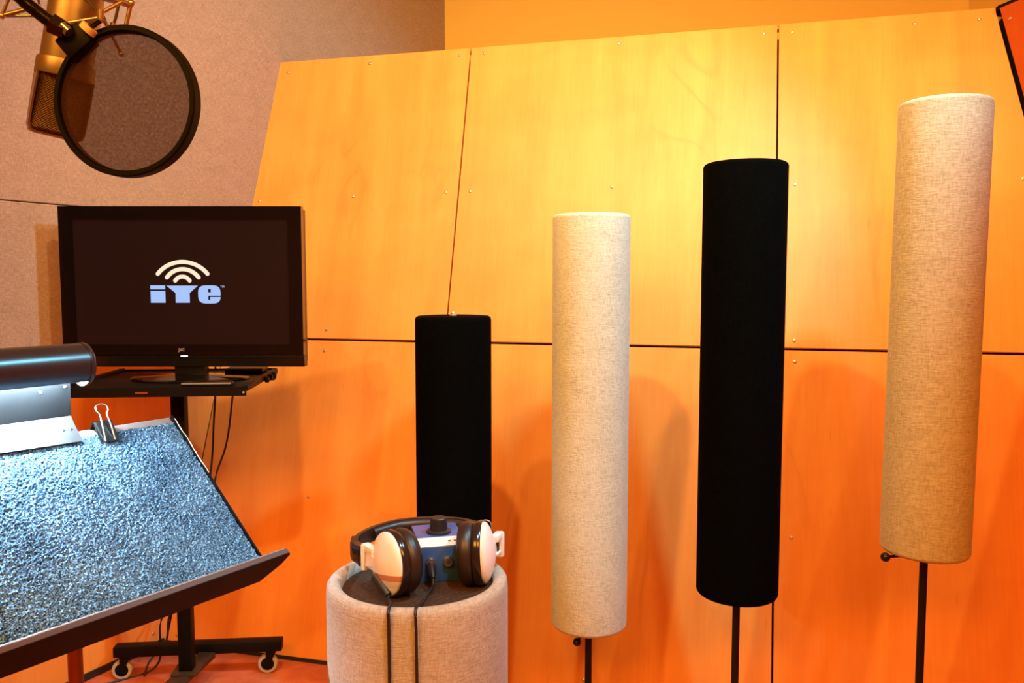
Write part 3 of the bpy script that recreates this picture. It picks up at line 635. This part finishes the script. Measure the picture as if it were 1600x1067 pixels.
# stand lamp: bent bracket, tube shade open below, lit fluorescent tube inside
M['lamp_black'] = mat('satin black lamp enamel', (0.022, 0.018, 0.017), 0.30, spec=0.6); M['bracket'] = mat('dark lamp bracket', (0.004, 0.0045, 0.005), 0.5, 0.0, spec=0.15); M['flange'] = mat('grey lamp flange', (0.022, 0.022, 0.023), 0.45, spec=0.3)
M['reflector'] = mat('white reflector', (0.80, 0.82, 0.84), 0.35)
M['bulb'] = mat('lit tube', (0.9, 0.9, 0.9), 0.4, emit=(0.66, 0.86, 1.0), estr=560.0)
PF = BR + DU*(-0.1766) + DS*0.3635
lm = thing('stand_lamp', 'black tubular lamp on a bent metal bracket over the music desk', 'lamp', PF)
W3 = T(-PF.x, -PF.y, -PF.z)
FLg = W3 @ axes(BR, DU, DS, DN)
br = obj('bracket_flange', prism([(-0.50, 0.312), (-0.186, 0.3055), (-0.181, 0.3085), (-0.1795, 0.347), (-0.1770, 0.3645), (-0.50, 0.3645)], 0.0035, 0.0052), M['flange'], lm, None, FLg)
FV = W3 @ axes(PF + DN*0.004, DU, V((0, 0, 1)), -HN)      # x along the lamp, y up, z to the reader
def vbox(x0, x1, y0, y1, z0, z1, bv=0.0): return box(x0, x1, y0, y1, z0, z1, bv)
obj('bracket_web', vbox(-0.32, 0.0, 0.0, 0.072, -0.0008, 0.0008), M['bracket'], lm, None, FV)
for xx, yy in ((-0.05, 0.047), (-0.009, 0.052), (-0.2, 0.047)):
    obj('rivet', sphere(0.0028, (xx, yy, 0.001), 12), M['screw'], lm, 60, FV)
for xx in (-0.205, -0.192):
    obj('slot', prism([(xx, 0.3300), (xx+0.006, 0.3325), (xx+0.004, 0.3370)], 0.0050, 0.0056), M['stand'], br, None, FLg)
AY, AZ, RL = 0.090, 0.018, 0.0365; XA, XB = -0.335, 0.018
b = bmesh.new(); nA = 40; a0_, a1_ = math.radians(-50), math.radians(222)
def arc(r, x): return [b.verts.new((x, AY + r*math.sin(a0_ + (a1_-a0_)*i/nA), AZ + r*math.cos(a0_ + (a1_-a0_)*i/nA))) for i in range(nA+1)]
o0, o1, i0, i1 = arc(RL, XA), arc(RL, XB), arc(RL-0.0015, XA), arc(RL-0.0015, XB)
for i in range(nA):
    b.faces.new((o0[i], o0[i+1], o1[i+1], o1[i])); b.faces.new((i0[i], i1[i], i1[i+1], i0[i+1]))
    b.faces.new((o1[i], o1[i+1], i1[i+1], i1[i])); b.faces.new((o0[i], i0[i], i0[i+1], o0[i+1]))
b.faces.new((o0[0], o1[0], i1[0], i0[0])); b.faces.new((o0[-1], i0[-1], i1[-1], o1[-1]))
sh = obj('lamp_shade', b, M['lamp_black'], lm, 30, FV)
CAPM = FV @ T(XB, AY, AZ) @ Matrix.Rotation(PI/2, 4, 'Y')
obj('end_cap', lathe([(0.0, 0.0035), (0.030, 0.0035), (0.0362, 0.0), (0.0378, -0.003), (0.0378, -0.008), (0.0366, -0.008)], 48), M['lamp_black'], sh, 40, CAPM)
obj('cap_lining', lathe([(0.0, -0.001), (0.034, -0.002), (0.0345, -0.005)], 48), M['reflector'], sh, 40, CAPM)
obj('cap_pin', lathe([(0, 0.0035), (0.003, 0.0035), (0.0025, 0.009), (0, 0.010)], 12), M['screw'], sh, 40, CAPM @ T(0.004, -0.006, 0))
obj('reflector_lining', sweep([V((XA+0.003, 0, 0)), V((XB-0.004, 0, 0))], [(0.033*math.cos(t), 0.033*math.sin(t)) for t in [math.radians(-44 + 256*i/24) for i in range(25)]] + [(0.0325*math.cos(t), 0.0325*math.sin(t)) for t in [math.radians(212 - 256*i/24) for i in range(25)]], up=(0, 1, 0)), M['reflector'], sh, 40, FV @ T(0, AY, AZ))
bulb = obj('fluorescent_tube', rod((XA+0.02, AY-0.006, AZ), (XB-0.033, AY-0.006, AZ), 0.008, 20), M['bulb'], lm, 40, FV)

# binder clip on the top edge of the desk
M['chrome'] = mat('bright wire', (0.80, 0.76, 0.70), 0.22, 1.0)
bc = thing('binder_clip', 'black binder clip with wire handle on the music desk edge', 'clip', BR + DU*(-0.137) + DS*0.318)
FC = T(*(-(BR + DU*(-0.137) + DS*0.318))) @ axes(BR + DU*(-0.137) + DS*0.318, DU, DS, DN)
b = bmesh.new(); 
prism([(-0.012, 0.0155), (-0.010, 0.018), (0.018, 0.008), (0.018, 0.005)], -0.017, 0.017, 0.0, b); prism([(-0.012, -0.012), (-0.010, -0.0145), (0.018, 0.002), (0.018, 0.005)], -0.017, 0.017, 0.0, b) if False else None
b.free()
SW = Matrix(((0,0,1,0),(1,0,0,0),(0,1,0,0),(0,0,0,1)))     # polygon (s, n) extruded along u
obj('spring_body', prism([(-0.022, 0.0035), (-0.0225, 0.0052), (0.018, 0.0135), (0.0195, 0.012), (0.0195, -0.020), (0.018, -0.0215), (-0.022, -0.0125), (-0.0215, -0.0105), (0.0165, -0.0185), (0.0170, 0.0110)], -0.0165, 0.0165), mat('black spring steel', (0.003, 0.003, 0.003), 0.3, spec=0.25), bc, None, FC @ SW)
for sx_, z0 in ((1, 0.006), (-1, -0.014)):
    pts = [V((-0.0085, -0.0215, z0)), V((-0.0075, 0.004, z0+sx_*0.012)), V((-0.0065, 0.022, z0+sx_*0.019)), V((-0.0105, 0.030, z0+sx_*0.022)), V((-0.0085, 0.038, z0+sx_*0.025)), V((0.0, 0.041, z0+sx_*0.026)), V((0.0085, 0.038, z0+sx_*0.025)), V((0.0105, 0.030, z0+sx_*0.022)), V((0.0065, 0.022, z0+sx_*0.019)), V((0.0075, 0.004, z0+sx_*0.012)), V((0.0085, -0.0215, z0))]
    obj('wire_handle', sweep(smooth_path(pts, 5), circ(0.0013, 8), up=(0, 0.2, 1)), M['chrome'], bc, 60, FC)

# ------------------------------------------------------------------ studio microphone
M['nickel'] = mat('satin bronze nickel', (0.25, 0.195, 0.15), 0.40, 0.85); M['grille'] = None
m = mat('wire mesh grille', (0.20, 0.14, 0.09), 0.5, 0.4); k = NT(m); tc = k.n('ShaderNodeTexCoord')
sp = k.n('ShaderNodeSeparateXYZ'); k.l(tc.outputs['Object'], sp.inputs[0])
def hatch(sign): return k.math('ADD', k.math('MULTIPLY', k.math('SINE', k.math('MULTIPLY', k.math('ADD', k.math('MULTIPLY', sp.outputs[0], sign), sp.outputs[2]), 2200.0)), 0.5), 0.5)
mx = k.math('MAXIMUM', hatch(1.0), hatch(-1.0)); k.col(k.ramp(mx, [(0.55, (0.012, 0.008, 0.005)), (0.95, (0.22, 0.14, 0.08))])); k.bump(mx, 0.8, 0.002); M['mesh'] = m
mt = V(px_pt(120, 0, 0.95)); mb = V(px_pt(85.5, 214, 0.95)); ax = (mt - mb).normalized()     # axis points up the body
mic = thing('studio_microphone', 'bronze studio microphone hanging upside down behind the pop filter', 'microphone', mb)
# the front of the mic faces the singer, a little right of the viewer
MX = V((0.82, 0.57, 0)); MX = (MX - ax*MX.dot(ax)).normalized(); MYa = ax.cross(MX)
FM = T(*(-mb)) @ axes(mb, MX, MYa, ax)
def oval(rx, ry, n=2.6, N=48): return [(rx*math.copysign(abs(math.cos(2*PI*i/N))**(2/n), math.cos(2*PI*i/N)), ry*math.copysign(abs(math.sin(2*PI*i/N))**(2/n), math.sin(2*PI*i/N))) for i in range(N)]
def loft(sections, bm=None):
    b = bm or bmesh.new(); rings = [[b.verts.new((x, y, z)) for x, y in ov] for ov, z in sections]
    for A, B in zip(rings, rings[1:]):
        for j in range(len(A)): b.faces.new((A[j], A[(j+1) % len(A)], B[(j+1) % len(B)], B[j]))
    b.faces.new(rings[0][::-1]); b.faces.new(rings[-1]); return b
obj('body', lathe([(0, 0.074), (0.0275, 0.074), (0.0275, 0.090)] + [(0.0275, 0.09), (0.0272, 0.20), (0.024, 0.207), (0.012, 0.212), (0.012, 0.225), (0, 0.225)], 48), M['nickel'], mic, 30, FM)
obj('collar', lathe([(0, 0.066), (0.0300, 0.066), (0.0304, 0.068), (0.0304, 0.083), (0.0298, 0.0845), (0.0276, 0.0845), (0.0276, 0.0865), (0, 0.0865)], 48), M['nickel'], mic, 30, FM)
gr = obj('grille', loft([(oval(0.0255, 0.008, 4), 0.0022), (oval(0.0272, 0.0125, 4), 0.006), (oval(0.0272, 0.0205, 3.2), 0.066)]), M['mesh'], mic, 40); gr.matrix_local = FM
# frame strap around the side and bottom of the grille
st = [(-0.0285, 0.067), (-0.0290, 0.03), (-0.0288, 0.008), (-0.0262, 0.0015), (-0.021, 0.0), (0.021, 0.0), (0.0262, 0.0015), (0.0288, 0.008), (0.0290, 0.03), (0.0285, 0.067)]
b = sweep([V((x, 0, z)) for x, z in st], [(-0.0135, -0.0013), (0.0135, -0.0013), (0.0135, 0.0013), (-0.0135, 0.0013)], up=(0.001, 0, 1)) if False else bmesh.new()
ins = [(x*0.93, z + (0.002 if z < 0.01 else 0)) for x, z in st]
n_ = len(st)
hwid = lambda z: 0.0095 + 0.0125*max(0.0, min(1.0, z/0.066))
of = [b.verts.new((x, -hwid(z), z)) for x, z in st]; ob_ = [b.verts.new((x, hwid(z), z)) for x, z in st]
jf = [b.verts.new((x, -hwid(z), z)) for x, z in ins]; jb = [b.verts.new((x, hwid(z), z)) for x, z in ins]
for i in range(n_-1):
    b.faces.new((of[i], of[i+1], ob_[i+1], ob_[i])); b.faces.new((jf[i], jb[i], jb[i+1], jf[i+1])); b.faces.new((of[i], jf[i], jf[i+1], of[i+1])); b.faces.new((ob_[i], ob_[i+1], jb[i+1], jb[i]))
b.faces.new((of[0], ob_[0], jb[0], jf[0])); b.faces.new((of[-1], jf[-1], jb[-1], ob_[-1]))
obj('grille_frame', b, M['nickel'], mic, None, FM)

# spider shock mount holding the mic body
M['wire'] = mat('champagne wire', (0.44, 0.38, 0.33), 0.28, 0.9); M['elastic'] = mat('dark elastic cord', (0.05, 0.03, 0.02), 0.8)
mcx = mb + ax*0.172
sm = thing('shock_mount', 'wire spider shock mount around the microphone body', 'microphone mount', mcx)
W4 = T(*(-mcx))
def wire(name, pts, r=0.0019, mm=None): return obj(name, sweep([V(p) for p in pts] if len(pts) == 2 else smooth_path(pts, 6), circ(r, 10)), mm or M['wire'], sm, 60, W4)
def P_(px, py, Y): return V(px_pt(px, py, Y))
FRM = axes(mcx, MX, MYa, ax)
def ringp(r, z, n=40): return [FRM @ V((r*math.cos(2*PI*i/n), r*math.sin(2*PI*i/n), z)) for i in range(n)]
obj('inner_ring', sweep(ringp(0.0292, 0.010), circ(0.0022, 8), closed=True), M['wire'], sm, 60, W4)
obj('outer_ring', sweep(ringp(0.078, 0.034, 56), circ(0.0026, 8), closed=True), M['wire'], sm, 60, W4)
wire('spoke', [P_(3, 24, 0.93), P_(62, 9, 0.955)], 0.0026); wire('spoke', [P_(8, 25, 0.935), P_(66, 24, 0.955)], 0.0018); wire('spoke', [P_(3, 24, 0.93), P_(18, -12, 0.93)])
wire('spoke', [P_(100, 37, 0.90), P_(156, 28, 0.905)], 0.0022); wire('spoke', [P_(158, 20, 0.905), P_(190, 3, 0.92)], 0.0022); wire('spoke', [P_(160, 28, 0.905), P_(190, 85, 0.925)], 0.0017)
wire('spoke', [P_(160, -4, 0.93), P_(205, 8, 0.95)], 0.0034); wire('spoke', [P_(205, 4, 0.95), P_(195, 50, 0.95)], 0.0026); wire('spoke', [P_(205, -2, 0.95), P_(214, -14, 0.95)], 0.0026)
obj('post', rod(P_(157, 34, 0.905), P_(158, 16, 0.905), 0.0034, 12), M['wire'], sm, 50, W4)
obj('post', rod(P_(176, 46, 0.92), P_(177, 36, 0.92), 0.003, 12), M['wire'], sm, 50, W4)
obj('tip', sphere(0.0028, P_(190, 85, 0.925), 12), M['wire'], sm, 60, W4); obj('tip', sphere(0.0035, P_(3, 25, 0.93), 12), M['wire'], sm, 60, W4); obj('tip', sphere(0.004, P_(205, 5, 0.95), 12), M['wire'], sm, 60, W4)
wire('elastic_cord', [P_(130, -3, 0.915), P_(149, 14, 0.915), P_(157, 26, 0.906)], 0.0012, M['elastic'])
wire('elastic_cord', [P_(160, 22, 0.91), P_(168, 40, 0.92), P_(178, 36, 0.92), P_(186, 4, 0.935)], 0.0016, M['elastic'])
wire('elastic_cord', [P_(82, 22, 0.93), P_(86, -6, 0.93)], 0.0012, M['elastic']); wire('elastic_cord', [P_(62, 9, 0.955), P_(58, -8, 0.955)], 0.0012, M['elastic'])
jt = mcx + ax*0.10
obj('stem', rod(FRM @ V((0.078, 0, 0.034)), FRM @ V((0.078, 0, 0.30)), 0.007, 14), M['stand'], sm, 40, W4)
obj('boom_arm', rod(FRM @ V((0.078, 0, 0.30)), V((-1.15, -0.45, 2.35)), 0.010, 16), M['stand'], sm, 40, W4)
obj('boom_mast', rod(V((-1.15, -0.45, 2.352)), V((-1.15, -0.45, 0.0)), 0.013, 16), M['stand'], sm, 40, W4)

# ------------------------------------------------------------------ pop filter
pc = V(px_pt(198.5, 160, 0.86)); PR = 0.0760
pf_ = thing('pop_filter', 'round black hoop pop filter with dark mesh and gooseneck', 'pop filter', pc)
W5 = T(*(-pc)); PN = V((-0.10, -1.0, 0.0)).normalized(); FP = W5 @ frame_to(pc, PN)
hoop = obj('hoop', lathe([(PR-0.0050, -0.0075), (PR-0.001, -0.0075), (PR+0.0005, -0.006), (PR+0.0005, 0.006), (PR-0.001, 0.0075), (PR-0.0050, 0.0075), (PR-0.0062, 0.005), (PR-0.0062, -0.005), (PR-0.0050, -0.0075)], 96), mat('black hoop plastic', (0.002, 0.002, 0.002), 0.55, spec=0.12), pf_, 40, FP)
m = bpy.data.materials.new('sheer dark nylon'); m.use_nodes = True; t = m.node_tree; t.nodes.clear()
out = t.nodes.new('ShaderNodeOutputMaterial'); tr = t.nodes.new('ShaderNodeBsdfTransparent'); df = t.nodes.new('ShaderNodeBsdfDiffuse'); df.inputs[0].default_value = (0.045, 0.020, 0.018, 1)
mixn = t.nodes.new('ShaderNodeMixShader'); tcn = t.nodes.new('ShaderNodeTexCoord'); nzn = t.nodes.new('ShaderNodeTexNoise'); nzn.inputs['Scale'].default_value = 420; t.links.new(tcn.outputs['Object'], nzn.inputs['Vector'])
rp = t.nodes.new('ShaderNodeMapRange'); rp.inputs[1].default_value = 0.3; rp.inputs[2].default_value = 0.7; rp.inputs[3].default_value = 0.48; rp.inputs[4].default_value = 0.66
t.links.new(nzn.outputs['Fac'], rp.inputs[0]); t.links.new(rp.outputs[0], mixn.inputs[0]); t.links.new(tr.outputs[0], mixn.inputs[1]); t.links.new(df.outputs[0], mixn.inputs[2]); t.links.new(mixn.outputs[0], out.inputs[0])
M['nylon'] = m
for zz in (0.0035, -0.0035): obj('mesh_screen', lathe([(0, zz), (0.035, zz), (PR-0.0058, zz)], 96), M['nylon'], pf_, None, FP)
# clamp block on the hoop, washer, thumb screw, gooseneck
ck = P_(124, 66, 0.862); dirn = (P_(100, 42, 0.862) - P_(124, 66, 0.862)).normalized()
cl_ = obj('clamp_block', box(-0.0125, 0.0125, -0.009, 0.009, -0.016, 0.014, 0.002), M['stand'], pf_, 30, W5 @ frame_to(P_(122, 66, 0.858), P_(160, 34, 0.858) - P_(110, 78, 0.858), PN))
obj('washer', rod(P_(135, 49, 0.85), P_(141.5, 42, 0.85), 0.0085, 24), mat('pale plastic washer', (0.72, 0.62, 0.52), 0.5), cl_, 40, W5)
obj('thumb_screw', rod(P_(141, 42, 0.85), P_(156, 31, 0.85), 0.0032, 12), M['knob'], cl_, 40, W5)
obj('ball_stem', rod(P_(119, 62, 0.858), P_(104, 49, 0.85), 0.0042, 14), M['stand'], pf_, 40, W5)
nut = rod(P_(84, 38, 0.848), P_(106, 50, 0.848), 0.0115, 6, 0.0095)
nt_ = obj('joint_nut', nut, M['knob'], pf_, None, W5)
obj('nut_tip', rod(P_(98, 43, 0.845), P_(108, 51, 0.845), 0.0070, 20, 0.005), mat('blued steel', (0.35, 0.42, 0.52), 0.2, 0.9), nt_, 40, W5)
b = bmesh.new(); path = smooth_path([P_(84, 38, 0.848), P_(56, 17, 0.846), P_(26, -8, 0.84), P_(-30, -60, 0.80), P_(-60, -150, 0.70)], 16)
for i in range(len(path)-1):
    for s0, s1, rr_ in ((0.0, 0.25, 0.0050), (0.25, 0.75, 0.0066), (0.75, 1.0, 0.0050)):
        pass
secs = []; 
fine = smooth_path(path, 3)
ringsN = 12
prev = None
for i, p in enumerate(fine):
    tdir = (fine[min(i+1, len(fine)-1)] - fine[max(i-1, 0)]).normalized(); sd = tdir.cross(V((0, -1, 0.2))).normalized(); u2 = sd.cross(tdir)
    r = 0.0066 if i % 3 else 0.0052
    cur = [b.verts.new(p + sd*r*math.cos(2*PI*j/ringsN) + u2*r*math.sin(2*PI*j/ringsN)) for j in range(ringsN)]
    if prev:
        for j in range(ringsN): b.faces.new((prev[j], prev[(j+1) % ringsN], cur[(j+1) % ringsN], cur[j]))
    prev = cur
obj('gooseneck', b, mat('black gooseneck', (0.02, 0.014, 0.011), 0.28, 0.4), pf_, 40, W5)
